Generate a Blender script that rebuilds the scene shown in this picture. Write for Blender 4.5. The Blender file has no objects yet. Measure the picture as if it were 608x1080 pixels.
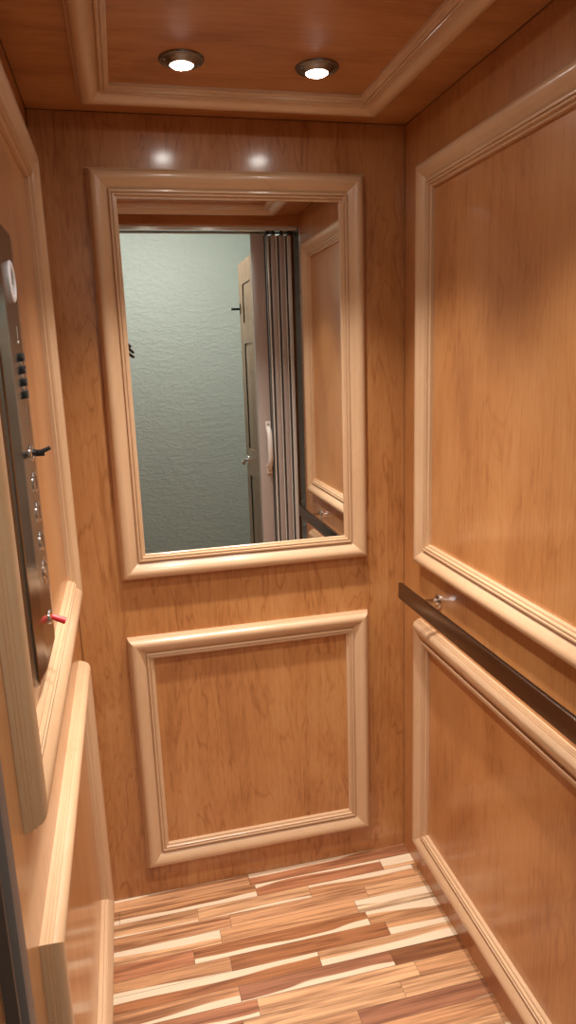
import bpy, bmesh, math, random
from mathutils import Matrix, Vector
random.seed(7)
C = bpy.context.scene.collection
PI = math.pi
# ---- car dimensions (metres): x across, y = 0 at the back wall and negative towards the door, z up
W, H, D = 0.898, 2.05, 1.10
CAM = Vector((0.1565, -1.7651, 1.4881)); CAM_ROT = (1.35441, 0.033875, -0.23423)

# ------------------------------------------------------------------ materials
def node_mat(name):
    m = bpy.data.materials.new(name); m.use_nodes = True
    nt = m.node_tree
    return m, nt, nt.nodes['Principled BSDF']

def plain(name, col, rough=.5, metal=0.0, coat=0.0, emit=None, strength=0.0, bump=0.0, bscale=80, spec=.5):
    m, nt, p = node_mat(name)
    p.inputs['Base Color'].default_value = (*col, 1)
    p.inputs['Roughness'].default_value = rough
    p.inputs['Metallic'].default_value = metal
    p.inputs['Coat Weight'].default_value = coat
    p.inputs['Specular IOR Level'].default_value = spec
    if emit:
        p.inputs['Emission Color'].default_value = (*emit, 1)
        p.inputs['Emission Strength'].default_value = strength
    # a trace of unevenness so that no surface is perfectly uniform
    tc = nt.nodes.new('ShaderNodeTexCoord'); n = nt.nodes.new('ShaderNodeTexNoise')
    n.inputs['Scale'].default_value = bscale; n.inputs['Detail'].default_value = 4
    nt.links.new(tc.outputs['Object'], n.inputs['Vector'])
    if bump > 0:
        b = nt.nodes.new('ShaderNodeBump'); b.inputs['Strength'].default_value = bump; b.inputs['Distance'].default_value = .004
        nt.links.new(n.outputs['Fac'], b.inputs['Height']); nt.links.new(b.outputs['Normal'], p.inputs['Normal'])
    else:
        n.inputs['Scale'].default_value = 6
        mx = nt.nodes.new('ShaderNodeMix'); mx.data_type = 'RGBA'
        mx.inputs['A'].default_value = (*[c * .96 for c in col], 1); mx.inputs['B'].default_value = (*[min(1, c * 1.03) for c in col], 1)
        nt.links.new(n.outputs['Fac'], mx.inputs['Factor']); nt.links.new(mx.outputs['Result'], p.inputs['Base Color'])
    return m

def wood(name, light, mid, dark, axis='Z', figure=1.0, rough=.42, coat=.75, coat_rough=.165, big=3.0, seed=0.0):
    """figured veneer; the grain runs along one object axis"""
    m, nt, p = node_mat(name); N = nt.nodes; L = nt.links
    tc = N.new('ShaderNodeTexCoord')
    def mapped(s_along, s_across, off=0.0):
        mp = N.new('ShaderNodeMapping')
        sc = [s_across] * 3; sc['XYZ'.index(axis)] = s_along
        mp.inputs['Scale'].default_value = sc
        mp.inputs['Location'].default_value = (off + seed, off * 1.7 + seed, off * .6 - seed)
        L.new(tc.outputs['Object'], mp.inputs['Vector']); return mp.outputs['Vector']
    def noise(vec, scale, detail=4, dist=0.0, rough_=.55):
        n = N.new('ShaderNodeTexNoise'); n.inputs['Scale'].default_value = scale
        n.inputs['Detail'].default_value = detail; n.inputs['Distortion'].default_value = dist
        n.inputs['Roughness'].default_value = rough_
        L.new(vec, n.inputs['Vector']); return n.outputs['Fac']
    def math_(op, a, b=None):
        q = N.new('ShaderNodeMath'); q.operation = op
        for i, v in enumerate((a, b)):
            if v is None: continue
            if isinstance(v, (int, float)): q.inputs[i].default_value = v
            else: L.new(v, q.inputs[i])
        return q.outputs[0]
    blotch = noise(mapped(.8, 2.2), big, 5, .6)
    bands = math_('SINE', math_('MULTIPLY', noise(mapped(.75, 3.8, 3.1), 2.2, 3, .45), 62.0))   # growth-ring contour lines
    line = math_('POWER', math_('MAXIMUM', bands, 0.0), 8.0)
    patch = noise(mapped(1.1, 3.0, 12.0), 2.0, 3)                                    # figure comes and goes over the sheet
    line = math_('MULTIPLY', line, math_('MULTIPLY', patch, 1.6))
    fleck = math_('POWER', noise(mapped(26, 130, 21.0), 1.0, 2), 3.0)
    fibre = noise(mapped(2.2, 150, 5.0), 1.0, 5)
    ripple = noise(mapped(14, 40, 8.0), 1.0, 3, .4)
    v = math_('ADD', math_('MULTIPLY', blotch, .85), math_('MULTIPLY', fibre, .32))
    v = math_('ADD', v, math_('MULTIPLY', ripple, .14))
    v = math_('SUBTRACT', v, math_('MULTIPLY', line, .15 * figure))
    v = math_('SUBTRACT', v, math_('MULTIPLY', fleck, .30 * figure))
    v = math_('ADD', v, .03 * figure)
    r = N.new('ShaderNodeValToRGB')
    r.color_ramp.elements[0].position = .38; r.color_ramp.elements[0].color = (*dark, 1)
    r.color_ramp.elements[1].position = .92; r.color_ramp.elements[1].color = (*light, 1)
    e = r.color_ramp.elements.new(.64); e.color = (*mid, 1)
    L.new(v, r.inputs['Fac']); L.new(r.outputs['Color'], p.inputs['Base Color'])
    p.inputs['Roughness'].default_value = rough
    p.inputs['Coat Weight'].default_value = coat; p.inputs['Coat Roughness'].default_value = coat_rough
    b = N.new('ShaderNodeBump'); b.inputs['Strength'].default_value = .05; b.inputs['Distance'].default_value = .001
    L.new(fibre, b.inputs['Height']); L.new(b.outputs['Normal'], p.inputs['Normal'])
    return m

def strip_floor(name):
    """narrow multi-tone hardwood strips running across the car, with cream sapwood streaks"""
    m, nt, p = node_mat(name); N = nt.nodes; L = nt.links
    def math_(op, a, b=None, c=None):
        q = N.new('ShaderNodeMath'); q.operation = op
        for i, v in enumerate((a, b, c)):
            if v is None: continue
            if isinstance(v, (int, float)): q.inputs[i].default_value = v
            else: L.new(v, q.inputs[i])
        return q.outputs[0]
    tc = N.new('ShaderNodeTexCoord'); s = N.new('ShaderNodeSeparateXYZ'); L.new(tc.outputs['Object'], s.inputs[0])
    x, y = s.outputs['X'], s.outputs['Y']
    rowf = math_('DIVIDE', y, .0455); row = math_('FLOOR', rowf); fv = math_('SUBTRACT', rowf, row)
    def wn(a, b, k):
        c = N.new('ShaderNodeCombineXYZ'); L.new(a, c.inputs[0])
        if b is not None: L.new(b, c.inputs[1])
        c.inputs[2].default_value = k
        w = N.new('ShaderNodeTexWhiteNoise'); w.noise_dimensions = '3D'; L.new(c.outputs[0], w.inputs['Vector']); return w.outputs['Value']
    xs = math_('ADD', x, math_('MULTIPLY', wn(row, None, 3.0), .9))
    colf = math_('DIVIDE', xs, math_('ADD', .32, math_('MULTIPLY', wn(row, None, 9.0), .26)))
    col = math_('FLOOR', colf); fu = math_('SUBTRACT', colf, col)
    idv = wn(row, col, 1.0); id2 = wn(row, col, 5.0); id3 = wn(row, col, 11.0)
    ramp = N.new('ShaderNodeValToRGB'); cr = ramp.color_ramp; cr.interpolation = 'CONSTANT'
    pal = [(.47, .235, .105), (.58, .33, .165), (.25, .098, .036), (.52, .27, .125), (.66, .43, .245), (.40, .165, .075), (.60, .34, .17), (.50, .25, .115), (.70, .50, .31), (.33, .130, .048), (.55, .29, .14), (.30, .125, .062)]
    for i, c in enumerate(pal):
        e = cr.elements[i] if i < 2 else cr.elements.new(i / len(pal))
        e.position = i / len(pal); e.color = (*c, 1)
    L.new(idv, ramp.inputs['Fac'])
    def noise(sx, sy, detail, off=None, dist=0.0):
        c = N.new('ShaderNodeCombineXYZ')
        L.new(math_('MULTIPLY', x, sx), c.inputs[0]); L.new(math_('MULTIPLY', y, sy), c.inputs[1])
        L.new(math_('MULTIPLY', idv, 37.0), c.inputs[2])
        n = N.new('ShaderNodeTexNoise'); n.inputs['Scale'].default_value = 1; n.inputs['Detail'].default_value = detail
        n.inputs['Distortion'].default_value = dist
        L.new(c.outputs[0], n.inputs['Vector']); return n.outputs['Fac']
    grain = noise(4, 120, 5, dist=.6); sap = noise(1.8, 12, 2); broad = noise(2.6, 40, 4, dist=1.4)
    # darker heartwood streaks
    mix1 = N.new('ShaderNodeMix'); mix1.data_type = 'RGBA'; mix1.blend_type = 'MULTIPLY'
    gr = N.new('ShaderNodeValToRGB'); gr.color_ramp.elements[0].position = .37; gr.color_ramp.elements[0].color = (.36, .25, .19, 1)
    gr.color_ramp.elements[1].position = .58; gr.color_ramp.elements[1].color = (1.3, 1.27, 1.25, 1)
    L.new(math_('ADD', math_('MULTIPLY', grain, .5), math_('MULTIPLY', broad, .5)), gr.inputs['Fac'])
    mix1.inputs['Factor'].default_value = .85
    L.new(ramp.outputs['Color'], mix1.inputs['A']); L.new(gr.outputs['Color'], mix1.inputs['B'])
    # cream sapwood along one edge of a strip; the width of the streak wanders along the board
    edge = math_('ABSOLUTE', math_('SUBTRACT', fv, math_('ROUND', id2)))         # distance from one long edge
    wdt = math_('ADD', math_('MULTIPLY', math_('SUBTRACT', sap, .5), 1.6), math_('MULTIPLY', math_('SUBTRACT', id3, .46), .9))
    mr = N.new('ShaderNodeMapRange'); mr.interpolation_type = 'SMOOTHSTEP'
    mr.inputs['From Min'].default_value = -.03; mr.inputs['From Max'].default_value = .03
    L.new(math_('SUBTRACT', wdt, edge), mr.inputs['Value'])
    mix2 = N.new('ShaderNodeMix'); mix2.data_type = 'RGBA'
    L.new(mr.outputs['Result'], mix2.inputs['Factor']); L.new(mix1.outputs['Result'], mix2.inputs['A'])
    cm = N.new('ShaderNodeMix'); cm.data_type = 'RGBA'
    cm.inputs['A'].default_value = (.72, .52, .33, 1); cm.inputs['B'].default_value = (.84, .68, .49, 1); L.new(grain, cm.inputs['Factor'])
    L.new(cm.outputs['Result'], mix2.inputs['B'])
    # fine dark joints
    ex = math_('MINIMUM', math_('MULTIPLY', fu, .38), math_('MULTIPLY', math_('SUBTRACT', 1.0, fu), .38))
    ey = math_('MINIMUM', math_('MULTIPLY', fv, .0455), math_('MULTIPLY', math_('SUBTRACT', 1.0, fv), .0455))
    joint = math_('LESS_THAN', math_('MINIMUM', ex, ey), .0006)
    mix3 = N.new('ShaderNodeMix'); mix3.data_type = 'RGBA'; L.new(math_('MULTIPLY', joint, .75), mix3.inputs['Factor'])
    L.new(mix2.outputs['Result'], mix3.inputs['A']); mix3.inputs['B'].default_value = (.06, .03, .015, 1)
    L.new(mix3.outputs['Result'], p.inputs['Base Color'])
    p.inputs['Roughness'].default_value = .42; p.inputs['Coat Weight'].default_value = .35; p.inputs['Coat Roughness'].default_value = .2
    return m

def wall_paint(name):
    m, nt, p = node_mat(name); N = nt.nodes; L = nt.links
    p.inputs['Base Color'].default_value = (.60, .655, .60, 1); p.inputs['Roughness'].default_value = .6
    tc = N.new('ShaderNodeTexCoord'); mp = N.new('ShaderNodeMapping'); mp.inputs['Scale'].default_value = (.75, 1, 1.6)
    L.new(tc.outputs['Object'], mp.inputs['Vector'])
    n = N.new('ShaderNodeTexNoise'); n.inputs['Scale'].default_value = 34; n.inputs['Detail'].default_value = 5; n.inputs['Distortion'].default_value = .7
    L.new(mp.outputs['Vector'], n.inputs['Vector'])
    r = N.new('ShaderNodeValToRGB'); r.color_ramp.elements[0].position = .44; r.color_ramp.elements[1].position = .62
    L.new(n.outputs['Fac'], r.inputs['Fac'])
    b = N.new('ShaderNodeBump'); b.inputs['Strength'].default_value = .5; b.inputs['Distance'].default_value = .004
    L.new(r.outputs['Color'], b.inputs['Height']); L.new(b.outputs['Normal'], p.inputs['Normal'])
    return m

def brushed(name, col, rough=.28, axis='Z', aniso=.5):
    m, nt, p = node_mat(name); N = nt.nodes; L = nt.links
    p.inputs['Base Color'].default_value = (*col, 1); p.inputs['Metallic'].default_value = 1
    tc = N.new('ShaderNodeTexCoord'); mp = N.new('ShaderNodeMapping')
    sc = [900] * 3; sc['XYZ'.index(axis)] = 6; mp.inputs['Scale'].default_value = sc
    L.new(tc.outputs['Object'], mp.inputs['Vector'])
    n = N.new('ShaderNodeTexNoise'); n.inputs['Scale'].default_value = 1; L.new(mp.outputs['Vector'], n.inputs['Vector'])
    mr = N.new('ShaderNodeMapRange'); mr.inputs['To Min'].default_value = rough * .75; mr.inputs['To Max'].default_value = rough * 1.3
    L.new(n.outputs['Fac'], mr.inputs['Value']); L.new(mr.outputs['Result'], p.inputs['Roughness'])
    return m

LT, MD, DK = (.57, .280, .102), (.475, .200, .061), (.32, .112, .029)
M_VENEER = wood('maple veneer', LT, MD, DK, 'Z', 1.25, seed=.0)
M_VENEER_B = wood('maple veneer side', LT, MD, DK, 'Z', .7, big=2.4, seed=4.3)
M_CEIL = wood('maple veneer ceiling', LT, MD, DK, 'X', .5, rough=.5, coat=.25, big=4, seed=9.1)
M_MOLD = wood('maple moulding', (.69, .465, .285), (.60, .37, .205), (.47, .26, .130), 'X', .25, rough=.38, coat=.55, coat_rough=.16, big=1.5, seed=2.0)
M_FLOOR = strip_floor('mixed hardwood strips')
M_MINT = wall_paint('textured mint paint')
M_WHITE = plain('ceiling white', (.75, .76, .74), .8, bump=.1)
M_CARPET = plain('landing floor', (.33, .25, .18), .7, bump=.2, bscale=200)
M_MIRROR = plain('mirror silver', (.93, .945, .935), 0.0, 1.0)
M_BAR = brushed('dark bronze bar', (.17, .125, .095), .30, 'Y')
M_CHROME = plain('chrome', (.82, .82, .83), .12, 1.0)
M_COP = brushed('stainless face plate', (.25, .22, .195), .2, 'Z')
M_NICKEL = plain('dark nickel', (.20, .185, .175), .25, 1.0)
M_BLACK = plain('black plastic', (.012, .011, .011), .35)
M_RED = plain('red plastic', (.70, .030, .035), .35)
M_WPLASTIC = plain('white plastic', (.82, .80, .82), .35)
M_GREYLENS = plain('grey lens', (.28, .27, .27), .25)
M_AMBER = plain('pale marking', (.85, .80, .72), .4)
M_GATE = plain('taupe gate panel', (.45, .395, .36), .30, 0.2)
M_GATE_L = plain('light gate panel', (.72, .72, .66), .22, .3)
M_POST = plain('dark bronze aluminium', (.075, .053, .043), .55, 0)
M_POST_L = plain('grey aluminium face', (.185, .148, .13), .5, 0)
M_HANDLE = plain('cream plastic', (.72, .66, .60), .4)
M_DOOR = wood('stained door wood', (.42, .27, .155), (.32, .195, .108), (.20, .115, .06), 'Z', .6, rough=.45, coat=.3, seed=6.0)
M_LENS = plain('lamp lens', (1, 1, 1), .3, emit=(1, .95, .88), strength=85)
M_DOME = plain('lamp dome', (1, 1, 1), .3, emit=(1, .97, .91), strength=52)
M_SKIN = plain('brown skin', (.055, .026, .016), .5)
M_SHIRT = plain('dark knit', (.022, .022, .028), .9, bump=.2, bscale=300)
M_TROUSER = plain('dark denim', (.02, .028, .045), .85, bump=.2, bscale=300)
M_HAIR = plain('black hair', (.008, .007, .006), .55, bump=.3, bscale=150)
M_SHOE = plain('black leather', (.015, .014, .014), .4)
M_EYE = plain('eye white', (.7, .68, .65), .25)

# ------------------------------------------------------------------ mesh helpers
def finish(bm, sharp=35):
    bmesh.ops.remove_doubles(bm, verts=bm.verts, dist=1e-6)
    bmesh.ops.recalc_face_normals(bm, faces=bm.faces)
    for f in bm.faces: f.smooth = True
    lim = math.radians(sharp)
    for e in bm.edges:
        e.smooth = not (len(e.link_faces) == 2 and e.calc_face_angle(0) > lim)

def obj(name, bm, mat, parent=None, M=None, sharp=35, fin=True):
    """link a bmesh as ONE object; M is its place in the world (mesh in local coordinates)"""
    if fin: finish(bm, sharp)
    me = bpy.data.meshes.new(name); bm.to_mesh(me); bm.free()
    for mm in (mat if isinstance(mat, list) else [mat]): me.materials.append(mm)
    o = bpy.data.objects.new(name, me); C.objects.link(o)
    M = M or Matrix.Identity(4)
    if parent is not None:
        o.parent = parent; o.matrix_basis = world(parent).inverted() @ M
    else: o.matrix_basis = M
    return o

def world(o):
    return (world(o.parent) @ o.matrix_basis) if o.parent else o.matrix_basis.copy()

def empty(name, loc):
    o = bpy.data.objects.new(name, None); C.objects.link(o); o.location = loc
    o.matrix_basis = Matrix.Translation(loc); o.empty_display_size = .05
    return o

def tag(o, label=None, cat=None, group=None, kind=None):
    if label: o['label'] = label
    if cat: o['category'] = cat
    if group: o['group'] = group
    if kind: o['kind'] = kind
    return o

def T(x, y, z): return Matrix.Translation((x, y, z))

def box(bm, x0, x1, y0, y1, z0, z1, bev=0.0, seg=2):
    vs = [bm.verts.new(p) for p in ((x0, y0, z0), (x1, y0, z0), (x1, y1, z0), (x0, y1, z0), (x0, y0, z1), (x1, y0, z1), (x1, y1, z1), (x0, y1, z1))]
    fs = [bm.faces.new([vs[i] for i in q]) for q in ((0, 3, 2, 1), (4, 5, 6, 7), (0, 1, 5, 4), (1, 2, 6, 5), (2, 3, 7, 6), (3, 0, 4, 7))]
    if bev > 0:
        es = {e for f in fs for e in f.edges}
        bmesh.ops.bevel(bm, geom=list(es), offset=bev, segments=seg, affect='EDGES', profile=.5)

def lathe(bm, prof, seg=40, M=None):
    """prof: (r, h) pairs about local Z"""
    M = M or Matrix.Identity(4); rings = []
    for r, h in prof:
        if r < 1e-6: rings.append([bm.verts.new(M @ Vector((0, 0, h)))])
        else: rings.append([bm.verts.new(M @ Vector((r * math.cos(2 * PI * i / seg), r * math.sin(2 * PI * i / seg), h))) for i in range(seg)])
    for a, b in zip(rings, rings[1:]):
        for i in range(seg):
            j = (i + 1) % seg
            if len(a) == 1 and len(b) == 1: continue
            if len(a) == 1: bm.faces.new((a[0], b[i], b[j]))
            elif len(b) == 1: bm.faces.new((a[i], a[j], b[0]))
            else: bm.faces.new((a[i], a[j], b[j], b[i]))

def tube(bm, pts, radii, seg=16, caps=True):
    pts = [Vector(p) for p in pts]; rings = []
    if isinstance(radii, (int, float)): radii = [radii] * len(pts)
    up = None
    for i, p in enumerate(pts):
        d = (pts[min(i + 1, len(pts) - 1)] - pts[max(i - 1, 0)]).normalized()
        if up is None: up = d.orthogonal().normalized()
        up = (up - d * up.dot(d)).normalized(); sd = d.cross(up)
        rings.append([bm.verts.new(p + (up * math.cos(2 * PI * k / seg) + sd * math.sin(2 * PI * k / seg)) * radii[i]) for k in range(seg)])
    for a, b in zip(rings, rings[1:]):
        for k in range(seg): bm.faces.new((a[k], a[(k + 1) % seg], b[(k + 1) % seg], b[k]))
    if caps: bm.faces.new(rings[0]); bm.faces.new(rings[-1])

XUP = Matrix(((0, 0, 1, 0), (1, 0, 0, 0), (0, 1, 0, 0), (0, 0, 0, 1)))       # local Z -> world +X, local X -> Y, local Y -> Z

# ------------------------------------------------------------------ panel moulding
PROFILE = [(0, 0), (0, .006), (.0012, .0064), (.0012, .0105), (.0026, .0110), (.0026, .0150), (.0040, .0154), (.0046, .0182), (.0066, .0218), (.0095, .0247),
           (.0132, .0266), (.0175, .0273), (.0220, .0268), (.0265, .0250), (.0310, .0222), (.0355, .0188), (.0395, .0156), (.0430, .0130), (.0455, .0114), (.0466, .0112),
           (.0468, .0160), (.0478, .0174), (.0500, .0178), (.0522, .0174), (.0528, .0160), (.0532, .0130), (.0540, .0128), (.0545, .0150), (.0560, .0158),
           (.0585, .0156), (.0592, .0145), (.0594, .0095), (.0640, .0090), (.0650, .0080), (.0650, 0)]
MW = .065

def rail_mesh(length):
    bm = bmesh.new()
    a = [bm.verts.new((u, u, h)) for u, h in PROFILE]; b = [bm.verts.new((length - u, u, h)) for u, h in PROFILE]
    n = len(PROFILE)
    for i in range(n - 1): bm.faces.new((a[i], a[i + 1], b[i + 1], b[i]))
    bm.faces.new((a[n - 1], a[0], b[0], b[n - 1])); bm.faces.new(a); bm.faces.new(b[::-1])
    return bm

def frame(parent, o, e1, e2, s1, s2):
    """four mitred pieces round a rectangle: corner o, unit axes e1 (rail direction) and e2, sizes s1, s2; e1 x e2 points into the car"""
    o, e1, e2 = Vector(o), Vector(e1), Vector(e2); n = e1.cross(e2)
    def place(org, X, Y):
        return Matrix(((X.x, Y.x, n.x, org.x), (X.y, Y.y, n.y, org.y), (X.z, Y.z, n.z, org.z), (0, 0, 0, 1)))
    for nm, org, X, Y, l in (('rail', o, e1, e2, s1), ('rail', o + e1 * s1 + e2 * s2, -e1, -e2, s1),
                             ('stile', o + e1 * s1, e2, -e1, s2), ('stile', o + e2 * s2, -e2, e1, s2)):
        obj(nm, rail_mesh(l), M_MOLD, parent, place(org, X, Y), sharp=28)

def structure(name, bm, mat, parent=None, sharp=35):
    o = obj(name, bm, mat, parent, sharp=sharp)
    if parent is None: tag(o, kind='structure')
    return o

def bx(*a, **k):
    bm = bmesh.new(); box(bm, *a, **k); return bm

# ------------------------------------------------------------------ the car
structure('floor', bx(-.02, W + .02, -1.20, .02, -.03, 0), M_FLOOR)
structure('wall_back', bx(.0012, W - .0012, 0, .02, 0, H - .0012), M_VENEER)
structure('wall_right', bx(W, W + .02, -D, .02, 0, H - .0012), M_VENEER_B)
structure('wall_left', bx(-.02, 0, -D, .02, 0, H - .0012), M_VENEER_B)
structure('ceiling', bx(.0010, W - .0010, -D, -.0012, H, H + .02), M_CEIL)
# header over the gate opening
structure('wall_header', bx(-.02, W + .02, -1.125, -D - .0005, 2.012, H + .02), M_CEIL)

X_, Y_, Z_ = (1, 0, 0), (0, 1, 0), (0, 0, 1)
YA, YB = -.985, -.112                    # side-wall frames, near and far ends
XA, XB = .116, .784
UZ0, UZ1, LZ0, LZ1 = .947, 1.932, .095, .788
def trim(n, loc, label): return tag(empty('trim_%d' % n, loc), label, 'trim', 'maple panel mouldings', 'structure')

t = trim(1, (.45, 0, LZ0), 'maple panel moulding framing the low square panel on the back wall below the mirror')
frame(t, (XA, 0, LZ0), X_, Z_, XB - XA, LZ1 - LZ0)
t = trim(2, (W, -.55, UZ0), 'tall maple panel moulding on the right wall above the handrail')
frame(t, (W, YB, UZ0), (0, -1, 0), Z_, YB - YA, UZ1 - UZ0)
t = trim(3, (W, -.55, LZ0), 'maple panel moulding on the right wall below the handrail')
frame(t, (W, YB, LZ0), (0, -1, 0), Z_, YB - YA, LZ1 - LZ0)
t = trim(4, (0, -.55, UZ0), 'tall maple panel moulding on the left wall around the control panel')
frame(t, (0, YA, UZ0), Y_, Z_, YB - YA, UZ1 - UZ0)
t = trim(5, (0, -.55, LZ0), 'maple panel moulding low on the left wall below the control panel')
frame(t, (0, YA, LZ0), Y_, Z_, YB - YA, LZ1 - LZ0)
t = trim(6, (.45, -.55, H), 'maple panel moulding framing the ceiling panel around the downlights')
frame(t, (XA, YB, H), X_, (0, -1, 0), XB - XA, YB - YA)

# mirror
mir = tag(empty('wall_mirror', (.45, 0, UZ0)), 'tall rectangular mirror in a wide maple frame on the back wall', 'mirror')
frame(mir, (XA, 0, UZ0), X_, Z_, XB - XA, UZ1 - UZ0)
tag(obj('mirror_glass', bx(XA + MW, XB - MW, -.005, -.0002, UZ0 + MW, UZ1 - MW), M_MIRROR, mir), 'clear silvered glass')

SPOT_W, SPOT_A = 46, 86
def downlight(x, y, label, power=1.0):
    r = tag(empty('recessed_light', (x, y, H)), label, 'ceiling light', 'recessed ceiling downlights')
    bm = bmesh.new()
    lathe(bm, [(.0435, 0), (.0435, -.002), (.0415, -.0045), (.0385, -.005), (.0365, -.0035), (.033, -.0055), (.0300, -.0070), (.0255, -.0110), (.0225, -.0120), (.0215, -.0110), (.0215, -.004), (.0, -.004)], 48)
    tag(obj('trim_ring', bm, M_NICKEL, r, T(x, y, H), sharp=50), 'dark nickel ring')
    bm = bmesh.new()
    lathe(bm, [(.0213, -.0042), (.0213, -.0112), (.0195, -.0128), (.013, -.0142), (0, -.0147)], 40)
    tag(obj('lens', bm, M_LENS, r, T(x, y, H)), 'glowing white lens')
    for k in (0, 1):
        bm = bmesh.new()
        a = .3 + k * PI; lathe(bm, [(0, -.0075), (.0014, -.0073), (.0018, -.0062), (.0018, -.0045)], 12, T(.0345 * math.cos(a), .0345 * math.sin(a), 0))
        obj('screw', bm, M_CHROME, r, T(x, y, H))
    ld = bpy.data.lights.new('lamp_beam', 'SPOT'); ld.energy = SPOT_W * power; ld.color = (1, .965, .915); ld.shadow_soft_size = .022
    ld.spot_size = math.radians(SPOT_A); ld.spot_blend = 1.0
    lo = bpy.data.objects.new('lamp_beam', ld); C.objects.link(lo); lo.parent = r; lo.matrix_basis = T(0, 0, -.040)
    return r

downlight(.317, -.305, 'round ceiling downlight with dark ring, left of the two by the back wall')
downlight(.583, -.305, 'round ceiling downlight with dark ring, right of the two by the back wall')
downlight(.317, -.745, 'round downlight in the ceiling near the door, on the control panel side', .78)
downlight(.583, -.745, 'round downlight in the ceiling near the door, on the handrail side', .78)

# ------------------------------------------------------------------ handrail
hr = tag(empty('handrail', (W, -.55, .856)), 'flat dark bronze metal handrail mounted along the right wall', 'handrail')
obj('bar', bx(W - .066, W - .056, -.972, -.117, .856, .899, bev=.0012), M_BAR, hr)
for y in (-.225, -.86):
    bm = bmesh.new()
    lathe(bm, [(0, 0), (.019, 0), (.019, .004), (.017, .006), (.0085, .0075), (.0085, .052), (.010, .0555), (0, .0558)], 28,
          Matrix.Translation((W, y, .876)) @ Matrix.Rotation(-PI / 2, 4, 'Y'))
    tag(obj('bracket', bm, M_CHROME, hr), 'polished round steel standoff')

# ------------------------------------------------------------------ control panel
PY, Z0, Z1 = -.688, 1.043, 1.682
cop = tag(empty('control_panel', (0, PY, Z0)), 'tall bowed stainless control panel with buttons on the left wall', 'control panel')
PB = PY + .022                                                         # the buttons sit a little past the middle
HWD, FLAT, FACE = .118, .060, .0155                                   # half width, half of the flat middle, how far it stands out
def bow(dy): return FACE - max(0.0, abs(dy) - FLAT) * .092
sect = [(-.118, 0), (-.118, .0075), (-.1174, .0092), (-.1155, bow(.1155))] + [(q * .112, bow(q * .112)) for q in (-1, -.8, -.65, -.57, -.52, -.48, -.3, 0, .3, .48, .52, .57, .65, .8, 1)] + [(.1155, bow(.1155)), (.1174, .0092), (.118, .0075), (.118, 0)]
def plate():
    bm = bmesh.new(); rings = []
    R_ = .020
    for z, ins in ((Z0, .008), (Z0 + .001, .005), (Z0 + .003, .0025), (Z0 + .006, .001), (Z0 + .010, 0), (Z0 + .015, 0), (Z0 + R_, 0), (Z1 - .0015, 0), (Z1, .001)):
        q = max(0.0, R_ - (z - Z0)); cut = R_ - math.sqrt(R_ * R_ - q * q); lim = (HWD - cut) / HWD   # rounded lower corners
        rings.append([bm.verts.new((max(0, x - (ins if x > .001 else 0)), PY + dy * lim, z)) for dy, x in sect])
    for a, b in zip(rings, rings[1:]):
        for i in range(len(sect) - 1): bm.faces.new((a[i], a[i + 1], b[i + 1], b[i]))
        bm.faces.new((a[-1], a[0], b[0], b[-1]))
    bm.faces.new(rings[0]); bm.faces.new(rings[-1][::-1])
    return bm
obj('face_plate', plate(), M_COP, cop, sharp=50)
FX = bow(0)
def on(y, z, d=0.0): return Matrix.Translation((FX + d - .0004, y, z)) @ XUP
# white round indicator at the top
bm = bmesh.new(); lathe(bm, [(.029, 0), (.029, .0018), (.027, .0032), (.0225, .0036), (.019, .0026), (.0185, .001)], 40)
ring = obj('indicator_ring', bm, M_WPLASTIC, cop, on(PB, 1.611)); tag(ring, 'white plastic ring')
bm = bmesh.new(); lathe(bm, [(.0186, 0), (.0186, .0010), (.010, .0014), (0, .0016)], 32)
obj('lens', bm, M_GREYLENS, ring, on(PB, 1.611))
bm = bmesh.new()
for k in range(4): box(bm, -.010, .010, -.0155 + k * .0030, -.0143 + k * .0030, .0010, .0026)
box(bm, -.001, .001, -.0155, -.0053, .0008, .0020)
obj('grille', bm, M_WPLASTIC, ring, on(PB, 1.611))
# engraved line with a small indicator lamp
bm = bmesh.new(); box(bm, -.0007, .0007, -.012, .006, 0, .0006); lathe(bm, [(.0022, 0), (.0022, .001), (0, .0016)], 16, T(0, -.016, 0))
obj('indicator_light', bm, M_AMBER, cop, on(PB, 1.543))
# four black square keys, one above the other
for k in range(4):
    z = 1.5055 - k * .0179
    b = obj('square_key', bx(-.010, .010, -.0058, .0058, 0, .006, bev=.0012), M_BLACK, cop, on(PB, z))
    tag(b, 'black square key')
    bm = bmesh.new()                                                   # small pale outline mark
    for (a0, a1, b0, b1) in ((.001, .006, .0022, .003), (.001, .006, -.003, -.0022), (.001, .0018, -.003, .003), (.0052, .006, -.003, .003)): box(bm, a0, a1, b0, b1, .0058, .0064)
    obj('legend', bm, M_GREYLENS, b, on(PB, z))
    if k < 3: obj('spacer', bx(-.007, .007, -.002, .002, 0, .002, bev=.0005), M_CHROME, cop, on(PB, z - .0086))
# speaker perforations
bm = bmesh.new()
for i in range(5):
    for j in range(6):
        lathe(bm, [(.0011, 0), (.0011, .0005), (0, .0007)], 10, T(-.010 + i * .005, -.0125 + j * .005, 0))
box(bm, -.0125, .0125, -.015, .015, -.0002, .0003)
tag(obj('speaker_grille', bm, M_NICKEL, cop, on(PB, 1.420)), 'small field of round speaker holes')
# key switch with black key
bm = bmesh.new(); lathe(bm, [(.0135, 0), (.0135, .002), (.012, .0035), (.008, .004), (.008, .0025), (0, .0025)], 30)
ks = tag(obj('key_switch', bm, M_CHROME, cop, on(PB, 1.365)), 'chrome key switch bezel')
bm = bmesh.new(); tube(bm, [(0, 0, .002), (0, 0, .008)], .005, 16)
box(bm, -.0016, .0016, -.006, .004, .006, .020, bev=.0007); tube(bm, [(0, 0, .012), (0, .003, .022), (0, .006, .029)], [.0030, .0034, .0028], 12)
tag(obj('key', bm, M_BLACK, ks, on(PB, 1.365)), 'black key standing out')
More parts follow.
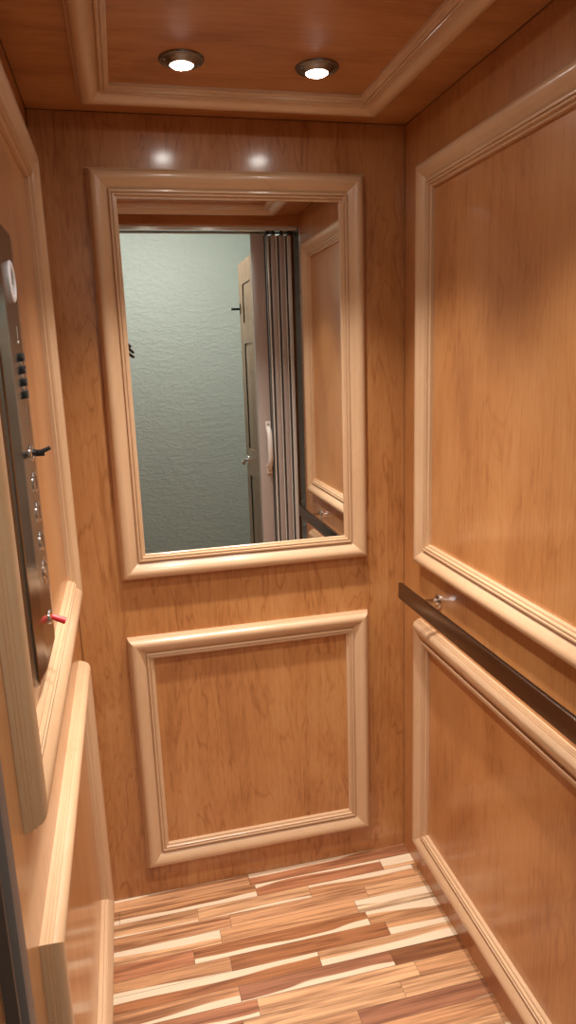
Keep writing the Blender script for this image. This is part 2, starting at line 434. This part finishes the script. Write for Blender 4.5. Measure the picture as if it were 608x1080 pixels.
# four round push buttons
for z in (1.320, 1.274, 1.228, 1.181):
    bm = bmesh.new(); lathe(bm, [(.0165, 0), (.0165, .0018), (.0150, .0034), (.0125, .0038), (.0112, .0028), (.0112, .0005)], 36)
    pb = tag(obj('push_button', bm, M_CHROME, cop, on(PB, z)), 'round chrome push button')
    bm = bmesh.new(); lathe(bm, [(.0108, .0004), (.0108, .0030), (.0095, .0040), (0, .0043)], 30)
    tag(obj('button_cap', bm, M_NICKEL, pb, on(PB, z)), 'dark polished cap')
bm = bmesh.new(); box(bm, -.0175, .0175, -.021, .021, 0, .0016, bev=.0007)
obj('button_plate', bm, M_CHROME, cop, on(PB, 1.179, -.0006))
# red stop switch
bm = bmesh.new(); lathe(bm, [(.0125, 0), (.0125, .002), (.0105, .004), (.006, .0045), (0, .0045)], 30)
rs = tag(obj('stop_switch', bm, M_CHROME, cop, on(PB, 1.103)), 'chrome bezel of the stop switch')
bm = bmesh.new(); tube(bm, [(0, 0, .004), (0, -.004, .012), (0, -.010, .024)], [.0042, .0050, .0056], 16)
tag(obj('lever', bm, M_RED, rs, on(PB, 1.103)), 'red lever tilted downwards')

# ------------------------------------------------------------------ gate jamb, accordion gate
jb = tag(empty('trim_7', (.006, -1.16, 0)), 'dark bronze aluminium strike post at the left front edge of the car', 'trim', None, 'structure')
obj('strike_face', bx(-.02, .012, -1.135, -1.106, 0, 2.010, bev=.001), M_POST_L, jb)
bm = bmesh.new(); box(bm, -.02, .004, -1.168, -1.1355, 0, 2.010); box(bm, -.02, .012, -1.174, -1.1681, 0, 2.010)
obj('strike_channel', bm, M_POST, jb)

tr = tag(empty('gate_track', (.45, -1.16, 2.0)), 'grey aluminium overhead track with a black slot above the folding gate', 'track')
bm = bmesh.new(); box(bm, .0, W, -1.150, -1.127, 1.998, 2.012); box(bm, .0, W, -1.215, -1.200, 1.998, 2.012); box(bm, 0, W, -1.215, -1.127, 2.0122, 2.018)
obj('channel', bm, M_GATE_L, tr)
obj('slot', bx(.0, W, -1.1995, -1.1505, 2.002, 2.0118), M_BLACK, tr)

g = tag(empty('folding_gate', (.81, -1.165, 0)), 'taupe folding accordion gate drawn back in a stack at the right side of the doorway', 'gate')
def slab(name, p, q, th, mat, z0=.012, z1=1.985):
    p, q = Vector((*p, 0)), Vector((*q, 0)); d = q - p; L = d.length; a = math.atan2(d.y, d.x)
    bm = bmesh.new(); n = 9
    prof = [(0, -th / 2 + .001), (.001, -th / 2), (L * .28, -th / 2), (L * .33, -th / 2 - .0025), (L * .67, -th / 2 - .0025), (L * .72, -th / 2), (L - .001, -th / 2), (L, -th / 2 + .001),
            (L, th / 2 - .001), (L - .001, th / 2), (L * .72, th / 2), (L * .67, th / 2 + .0025), (L * .33, th / 2 + .0025), (L * .28, th / 2), (.001, th / 2), (0, th / 2 - .001)]
    lo = [bm.verts.new((u, v, z0)) for u, v in prof]; hi = [bm.verts.new((u, v, z1)) for u, v in prof]
    for i in range(len(prof)):
        j = (i + 1) % len(prof); bm.faces.new((lo[i], lo[j], hi[j], hi[i]))
    bm.faces.new(lo[::-1]); bm.faces.new(hi)
    return obj(name, bm, mat, g, Matrix.Translation(p) @ Matrix.Rotation(a, 4, 'Z'), sharp=15)
lp = obj('lead_post', bx(.712, .7655, -1.178, -1.150, .010, 1.990, bev=.003), M_GATE, g)
obj('edge_strip', bx(.766, .771, -1.176, -1.152, .012, 1.985), M_POST, g)
zig = [(.778, -1.140), (.786, -1.212), (.800, -1.136), (.818, -1.212), (.834, -1.136), (.852, -1.212), (.866, -1.138)]
for i, (a, b) in enumerate(zip(zig, zig[1:])):
    A, B = Vector(a), Vector(b); d = (B - A).normalized() * .006
    slab('fold_panel', A + d, B - d, .006, M_GATE)
for i, (x, y) in enumerate(zig):
    if i % 2: bm = bmesh.new(); tube(bm, [(x, y, .012), (x, y, 1.985)], .0045, 12); obj('hinge_strip', bm, M_POST, g)
    elif i in (2, 4):                                                   # broad front slats with a pale edge bead
        obj('front_slat', bx(x - .011, x + .009, y + .001, y + .006, .012, 1.980, bev=.0015), M_GATE, g)
        bm = bmesh.new(); tube(bm, [(x + .0125, y + .004, .012), (x + .0125, y + .004, 1.980)], .003, 10); tag(obj('edge_bead', bm, M_GATE_L, g), 'pale edge bead')
    elif i == 6: tag(obj('front_slat', bx(x - .009, x + .007, y + .001, y + .006, .012, 1.980, bev=.0015), M_GATE_L, g), 'pale grey slat')
    else: tag(obj('edge_bead', bx(x - .0035, x + .0035, y + .001, y + .006, .012, 1.980, bev=.0015), M_GATE_L, g), 'pale edge bead')
for i, (x, y) in enumerate(zig):
    obj('hanger', bx(x - .006, x + .006, y - .012, y + .010, 1.9855, 1.9975, bev=.002), M_BLACK, g)
# pull handle on the lead post, facing into the car
hz0, hz1, hx, hy = 1.020, 1.226, .752, -1.150
bm = bmesh.new()
for z in (hz0 + .012, hz1 - .012):
    box(bm, hx - .0115, hx + .0115, hy, hy + .005, z - .022, z + .022, bev=.0022)
tube(bm, [(hx, hy + .003, hz0 + .020), (hx, hy + .020, hz0 + .030), (hx, hy + .030, hz0 + .055), (hx, hy + .031, (hz0 + hz1) / 2), (hx, hy + .030, hz1 - .055), (hx, hy + .020, hz1 - .030), (hx, hy + .003, hz1 - .020)], [.012, .0115, .0115, .0115, .0115, .0115, .012], 16)
hd = tag(obj('pull_handle', bm, M_HANDLE, g, sharp=45), 'cream bow shaped pull handle')
for z in (hz0 + .002, hz1 - .002):
    bm = bmesh.new(); lathe(bm, [(.0035, 0), (.003, .0016), (0, .002)], 12, Matrix.Translation((hx, hy + .0038, z)) @ Matrix.Rotation(-PI / 2, 4, 'X'))
    obj('screw', bm, M_NICKEL, hd)

# ------------------------------------------------------------------ landing outside the car
LX0, LX1, LY = -1.25, 1.06, -2.78
FZ = 2.42
structure('floor_landing', bx(LX0 - .1, LX1 + .1, LY - .1, -1.2005, -.05, -.003), M_CARPET)
structure('ceiling_landing', bx(LX0 - .1, LX1 + .1, LY - .1, -1.30, FZ, FZ + .05), M_WHITE)
structure('wall_far', bx(LX0 - .1, LX1 + .1, LY - .1, LY, 0, FZ), M_MINT)
structure('wall_landing_right', bx(LX1, LX1 + .1, LY, -1.24, 0, FZ), M_MINT)
structure('wall_landing_left', bx(LX0 - .1, LX0, LY, -1.24, 0, FZ), M_MINT)
# front wall of the shaft with the doorway in it
bm = bmesh.new(); box(bm, LX0, -.022, -1.36, -1.222, 0, FZ); box(bm, .905, LX1, -1.36, -1.222, 0, FZ); box(bm, -.022, .905, -1.36, -1.222, 2.045, FZ)
structure('wall_front', bm, M_MINT)
bm = bmesh.new(); box(bm, -.0215, 0, -1.37, -1.1745, 0, 1.997); box(bm, .884, .9045, -1.37, -1.215, 0, 2.025); box(bm, -.0215, .9045, -1.37, -1.222, 2.0255, 2.044)
tag(obj('trim_8', bm, M_VENEER_B), 'maple door lining between the lift car and the landing', 'trim', None, 'structure')
# shaft shell behind the car panels, so nothing but the lamps lights them
bm = bmesh.new(); box(bm, -.09, -.07, -1.2215, .09, -.05, 2.2); box(bm, W + .07, W + .09, -1.2215, .09, -.05, 2.2); box(bm, -.07, W + .07, .07, .09, -.05, 2.2); box(bm, -.09, W + .09, -1.2215, .09, 2.2, 2.22)
structure('wall_shaft', bm, M_POST)

# landing door, swung open at right angles to the doorway
dx, dy0, dy1, dz1 = .822, -1.375, -2.135, 2.000
dr = tag(empty('door_1', (dx, dy0, 0)), 'brown stained six panel wooden door standing open on the landing, seen in the mirror', 'door', None, 'structure')
TH = .036
def door_slab():
    bm = bmesh.new(); st, mid = .105, .10
    ys = [dy0, dy0 - st, (dy0 + dy1) / 2 + mid / 2, (dy0 + dy1) / 2 - mid / 2, dy1 + st, dy1]
    zs = [.008, .22, .865, 1.018, 1.582, 1.69, 1.888, dz1]
    for a, b in ((0, 1), (2, 3), (4, 5)): box(bm, dx, dx + TH, ys[b], ys[a], zs[0], zs[-1])
    for a, b in ((0, 1), (2, 3), (4, 5), (6, 7)):
        for c, d in ((1, 2), (3, 4)): box(bm, dx, dx + TH, ys[d], ys[c], zs[a], zs[b])
    return bm, ys, zs
bm, ys, zs = door_slab(); finish(bm)
obj('door_frame', bm, M_DOOR, dr)
for a, b in ((1, 2), (3, 4), (5, 6)):
    for c, d in ((1, 2), (3, 4)):
        bm = bmesh.new()
        y0, y1, z0, z1 = ys[d], ys[c], zs[a], zs[b]
        box(bm, dx + .0061, dx + TH - .0061, y0, y1, z0, z1)
        for sx in (-1, 1):                                             # raised field with sloping shoulders on both faces
            xo, xi = (dx + .0060, dx + .0005) if sx < 0 else (dx + TH - .0060, dx + TH - .0005)
            o4 = [bm.verts.new((xo, *p)) for p in ((y0 + .006, z0 + .006), (y1 - .006, z0 + .006), (y1 - .006, z1 - .006), (y0 + .006, z1 - .006))]
            i4 = [bm.verts.new((xi, *p)) for p in ((y0 + .045, z0 + .045), (y1 - .045, z0 + .045), (y1 - .045, z1 - .045), (y0 + .045, z1 - .045))]
            for k in range(4): bm.faces.new((o4[k], o4[(k + 1) % 4], i4[(k + 1) % 4], i4[k]))
            bm.faces.new(i4); bm.faces.new(o4)
        obj('door_panel', bm, M_DOOR, dr)
# lever handle near the free edge
hy_, hz_ = dy1 + .060, .945
bm = bmesh.new()
Mf = Matrix.Translation((dx, hy_, hz_)) @ Matrix.Rotation(-PI / 2, 4, 'Y')
lathe(bm, [(0, 0), (.027, 0), (.027, .005), (.024, .008), (.010, .010), (.010, .040), (.0, .041)], 30, Mf)
tube(bm, [(dx - .040, hy_ - .002, hz_), (dx - .046, hy_ + .015, hz_ + .001), (dx - .048, hy_ + .06, hz_ + .002), (dx - .045, hy_ + .105, hz_ - .002)], [.012, .0125, .011, .009], 16)
tag(obj('lever_handle', bm, M_CHROME, dr, sharp=45), 'silver lever handle')
bm = bmesh.new(); Mf = Matrix.Translation((dx + TH, hy_, hz_)) @ Matrix.Rotation(PI / 2, 4, 'Y')
lathe(bm, [(0, 0), (.027, 0), (.027, .005), (.024, .008), (.010, .010), (.010, .040), (.0, .041)], 30, Mf)
tube(bm, [(dx + TH + .040, hy_, hz_), (dx + TH + .047, hy_ + .03, hz_), (dx + TH + .045, hy_ + .105, hz_ - .002)], [.009, .009, .007], 16)
tag(obj('lever_handle', bm, M_CHROME, dr, sharp=45), 'silver lever handle')
# black interlock keeper up the free edge
kz, ky = 1.768, dy1 + .028
bm = bmesh.new(); box(bm, dx - .004, dx, ky - .010, ky + .010, kz - .028, kz + .028, bev=.001); box(bm, dx - .046, dx - .0041, ky - .005, ky + .005, kz - .006, kz + .006, bev=.002); box(bm, dx - .050, dx - .0462, ky - .006, ky + .006, kz - .008, kz + .008, bev=.001)
tag(obj('latch_bar', bm, M_BLACK, dr), 'black latch bar')
for z in (.2, 1.0, 1.8):
    bm = bmesh.new(); tube(bm, [(dx + TH + .004, dy0 - .001, z - .045), (dx + TH + .004, dy0 - .001, z + .045)], .006, 12)
    obj('hinge', bm, M_NICKEL, dr)

# ceiling lamp on the landing
cl = tag(empty('ceiling_lamp', (.34, -1.95, FZ)), 'round flush ceiling lamp on the landing', 'ceiling light')
bm = bmesh.new(); lathe(bm, [(0, 0), (.165, 0), (.165, -.018), (.150, -.022), (0, -.022)], 48); obj('base', bm, M_NICKEL, cl, T(.34, -1.95, FZ))
bm = bmesh.new(); lathe(bm, [(.148, -.0225), (.142, -.045), (.115, -.072), (.07, -.088), (0, -.094)], 48); obj('shade', bm, M_DOME, cl, T(.34, -1.95, FZ))

# ------------------------------------------------------------------ the photographer on the landing (only finger tips show in the mirror)
def skin(name, chains, mat, parent, sub=2):
    """chains: lists of (point, radius); a tuple ('join', chain, index) start reuses an earlier vertex"""
    me = bpy.data.meshes.new(name); V, E, Rr, roots = [], [], [], []
    idx = []
    for ch in chains:
        ids = []
        for k, p in enumerate(ch):
            if p[0] == 'join': ids.append(idx[p[1]][p[2]]); continue
            V.append(p[0]); Rr.append(p[1] if isinstance(p[1], tuple) else (p[1], p[1])); ids.append(len(V) - 1)
            if k == 0: roots.append(len(V) - 1)
        E += list(zip(ids, ids[1:])); idx.append(ids)
    me.from_pydata(V, E, []); o = bpy.data.objects.new(name, me); C.objects.link(o)
    o.parent = parent
    if parent: o.matrix_basis = world(parent).inverted()
    me.materials.append(mat)
    bm = bmesh.new(); bm.from_mesh(me); ly = bm.verts.layers.skin.verify()
    bm.verts.ensure_lookup_table()
    for i, v in enumerate(bm.verts): v[ly].radius = Rr[i]; v[ly].use_root = i in roots
    bm.to_mesh(me); bm.free()
    m1 = o.modifiers.new('Skin', 'SKIN'); m1.use_smooth_shade = True; m1.branch_smoothing = .6
    m2 = o.modifiers.new('Subdivision', 'SUBSURF'); m2.levels = sub; m2.render_levels = sub
    return o
bx0, by0 = -.12, -2.16                                                # where the person stands
pr = tag(empty('person', (bx0, by0, 0)), 'person in dark clothes on the landing whose dark finger tips show at the mirror edge', 'person')
P3 = lambda x, y, z: (x, y, z)
Mc = Matrix.Translation(CAM) @ __import__('mathutils').Euler(CAM_ROT, 'XYZ').to_matrix().to_4x4()
def lp3(x, y, z): return tuple(Mc @ Vector((x, y, z)))                  # a point given in the phone's own frame
S = P3(bx0 - .185, by0 + .01, 1.40); S2 = P3(bx0 + .175, by0 + .01, 1.40)
LE, LW_ = P3(-.165, -1.865, 1.460), P3(.055, -1.800, 1.600)
RE, RW_ = P3(bx0 + .235, by0 + .08, 1.13), lp3(.018, -.200, .060)
body = [
    [(P3(bx0, by0, .95), (.140, .105)), (P3(bx0, by0, 1.10), (.125, .092)), (P3(bx0, by0, 1.28), (.140, .100)), (P3(bx0, by0, 1.40), (.084, .060)), (P3(bx0, by0 + .005, 1.485), .052), (P3(bx0, by0 + .018, 1.545), .055), (P3(bx0, by0 + .022, 1.62), (.076, .094)), (P3(bx0, by0 + .018, 1.69), (.072, .090)), (P3(bx0, by0 + .012, 1.735), (.045, .055))],
    [('join', 0, 3), (S, .040), (LE, .040), (LW_, .026), (P3(.086, -1.790, 1.612), (.030, .017)), (P3(.118, -1.781, 1.612), (.037, .015)), (P3(.142, -1.777, 1.605), (.034, .013))],
    [('join', 0, 3), (S2, .040), (RE, .040), (RW_, .026), (lp3(.020, -.165, .044), (.030, .017)), (lp3(.022, -.135, .035), (.034, .015)), (lp3(.023, -.108, .031), (.028, .013))],
    [('join', 0, 0), (P3(bx0 - .095, by0, .86), .082), (P3(bx0 - .105, by0 + .015, .50), .055), (P3(bx0 - .105, by0 - .01, .10), .038), (P3(bx0 - .107, by0 + .09, .045), .034)],
    [('join', 0, 0), (P3(bx0 + .095, by0, .86), .082), (P3(bx0 + .105, by0 + .015, .50), .055), (P3(bx0 + .105, by0 - .01, .10), .038), (P3(bx0 + .107, by0 + .09, .045), .034)],
]
# left hand: palm above and left of the lens, fingers reaching right and down behind the phone's top edge
def chain(*q): return [(P3(*p[:3]), p[3]) for p in q]
fingers = [chain((.128, -1.780, 1.632, .0098), (.180, -1.770, 1.609, .0088), (.203, -1.767, 1.588, .0080), (.2175, -1.769, 1.5735, .0066)),
           chain((.124, -1.780, 1.619, .0100), (.182, -1.768, 1.587, .0090), (.211, -1.765, 1.563, .0081), (.2300, -1.768, 1.5455, .0067)),
           chain((.118, -1.780, 1.604, .0098), (.177, -1.768, 1.565, .0087), (.208, -1.766, 1.541, .0079), (.2300, -1.770, 1.5235, .0066)),
           chain((.106, -1.783, 1.596, .0088), (.150, -1.768, 1.557, .0077), (.168, -1.766, 1.541, .0070), (.180, -1.768, 1.529, .0058)),
           chain((.086, -1.790, 1.600, .0115), (.100, -1.794, 1.572, .0102), (.112, -1.796, 1.552, .0090), (.122, -1.795, 1.536, .0070))]
body += fingers
# right hand: palm along the lower right edge of the phone, fingers across its back, thumb over the screen
for k in range(4):
    y = -.072 - k * .0185
    tip = (-.034, -.040, -.036, -.024)[k]
    body.append([(lp3(.026, y - .012, .026), .0098), (lp3(.0245, y - .004, .008), .0090), (lp3(.004, y, -.0045), .0083), (lp3(tip * .5, y + .001, -.0045), .0078), (lp3(tip, y + .002, -.0030), .0064)])
body.append([(lp3(.020, -.130, .040), .0120), (lp3(.012, -.100, .034), .0105), (lp3(.002, -.076, .027), .0092), (lp3(-.006, -.058, .0225), .0072)])
tag(skin('body', body, M_SKIN, pr), 'dark brown skin')
hx0, hy0 = bx0, by0 + .022
bm = bmesh.new()
lathe(bm, [(0, .128), (.045, .122), (.076, .098), (.092, .055), (.094, .010), (.088, -.045), (.072, -.06)], 32)
for v in bm.verts:
    v.co.y *= 1.13
    if v.co.y > .055 and v.co.z < .05: v.co.y = .055 + (v.co.y - .055) * .2
obj('hair', bm, M_HAIR, pr, T(hx0, hy0 - .012, 1.635))
for s in (-1, 1):
    bm = bmesh.new(); bmesh.ops.create_uvsphere(bm, u_segments=16, v_segments=10, radius=.0095, matrix=T(hx0 + s * .032, hy0 + .0715, 1.625))
    ey = obj('eye', bm, M_EYE, pr)
    bm = bmesh.new(); bmesh.ops.create_uvsphere(bm, u_segments=12, v_segments=8, radius=.005, matrix=T(hx0 + s * .032, hy0 + .0775, 1.625)); obj('iris', bm, M_BLACK, ey)
bm = bmesh.new()
tube(bm, [(hx0, hy0 + .092, 1.628), (hx0, hy0 + .104, 1.605), (hx0, hy0 + .112, 1.588), (hx0, hy0 + .096, 1.580)], [.007, .010, .014, .010], 14)
obj('nose', bm, M_SKIN, pr)
bm = bmesh.new(); tube(bm, [(hx0 - .024, hy0 + .088, 1.553), (hx0, hy0 + .098, 1.555), (hx0 + .024, hy0 + .088, 1.553)], [.004, .007, .004], 12)
obj('lips', bm, M_SKIN, pr)
for s in (-1, 1):
    bm = bmesh.new(); bmesh.ops.create_uvsphere(bm, u_segments=14, v_segments=10, radius=.03, matrix=T(hx0 + s * .082, hy0 - .005, 1.605) @ Matrix.Diagonal((.35, .7, 1.1, 1)))
    obj('ear', bm, M_SKIN, pr)
shirt = [
    [(P3(bx0, by0, .88), (.195, .150)), (P3(bx0, by0, 1.10), (.170, .130)), (P3(bx0, by0, 1.28), (.190, .142)), (P3(bx0, by0, 1.40), (.150, .112)), (P3(bx0, by0 + .003, 1.475), .070)],
    [('join', 0, 3), (S, .082), (LE, .058), (P3(.025, -1.808, 1.580), .042)],
    [('join', 0, 3), (S2, .082), (RE, .058), (lp3(.010, -.222, .085), .042)]]
tag(skin('sweater', shirt, M_SHIRT, pr), 'dark long sleeved sweater')
tro = [[(P3(bx0, by0, 1.0), (.165, .125)), (P3(bx0, by0, .92), (.172, .130))],
       [('join', 0, 1), (P3(bx0 - .095, by0, .84), .098), (P3(bx0 - .105, by0 + .012, .50), .074), (P3(bx0 - .105, by0 - .01, .09), .058)],
       [('join', 0, 1), (P3(bx0 + .095, by0, .84), .098), (P3(bx0 + .105, by0 + .012, .50), .074), (P3(bx0 + .105, by0 - .01, .09), .058)]]
tag(skin('trousers', tro, M_TROUSER, pr), 'dark trousers')
for s in (-1, 1):
    tag(skin('shoe', [[(P3(bx0 + s * .106, by0 - .05, .048), (.044, .046)), (P3(bx0 + s * .107, by0 + .05, .046), (.046, .044)), (P3(bx0 + s * .110, by0 + .15, .036), (.044, .034))]], M_SHOE, pr), 'black shoe')

# phone held up, its lens at the viewpoint
ph = tag(empty('smartphone', CAM), 'dark smartphone held up on the landing by the person', 'phone')
obj('case', bx(-.060, .014, -.135, .020, .006, .014, bev=.003), M_BLACK, ph, Mc)
bm = bmesh.new(); lathe(bm, [(.0095, .0055), (.0095, .003), (.008, .002), (.007, .0035), (.0, .0035)], 24); obj('lens_ring', bm, M_NICKEL, ph, Mc)
obj('screen', bx(-.057, .011, -.131, .016, .0141, .0146), M_GREYLENS, ph, Mc)

# ------------------------------------------------------------------ camera, world, view
cam = bpy.data.cameras.new('camera'); co = bpy.data.objects.new('camera', cam); C.objects.link(co)
co.location = CAM; co.rotation_euler = CAM_ROT
cam.sensor_fit = 'VERTICAL'; cam.sensor_height = 24; cam.lens = 728.73 / 1080 * 24
cam.clip_start = .002
sc = bpy.context.scene; sc.camera = co
w = bpy.data.worlds.new('world'); sc.world = w; w.use_nodes = True
w.node_tree.nodes['Background'].inputs['Color'].default_value = (.02, .02, .02, 1); w.node_tree.nodes['Background'].inputs['Strength'].default_value = .2
vs = sc.view_settings; vs.view_transform = 'Standard'; vs.look = 'None'; vs.gamma = 1; vs.use_curve_mapping = False; vs.exposure = 0
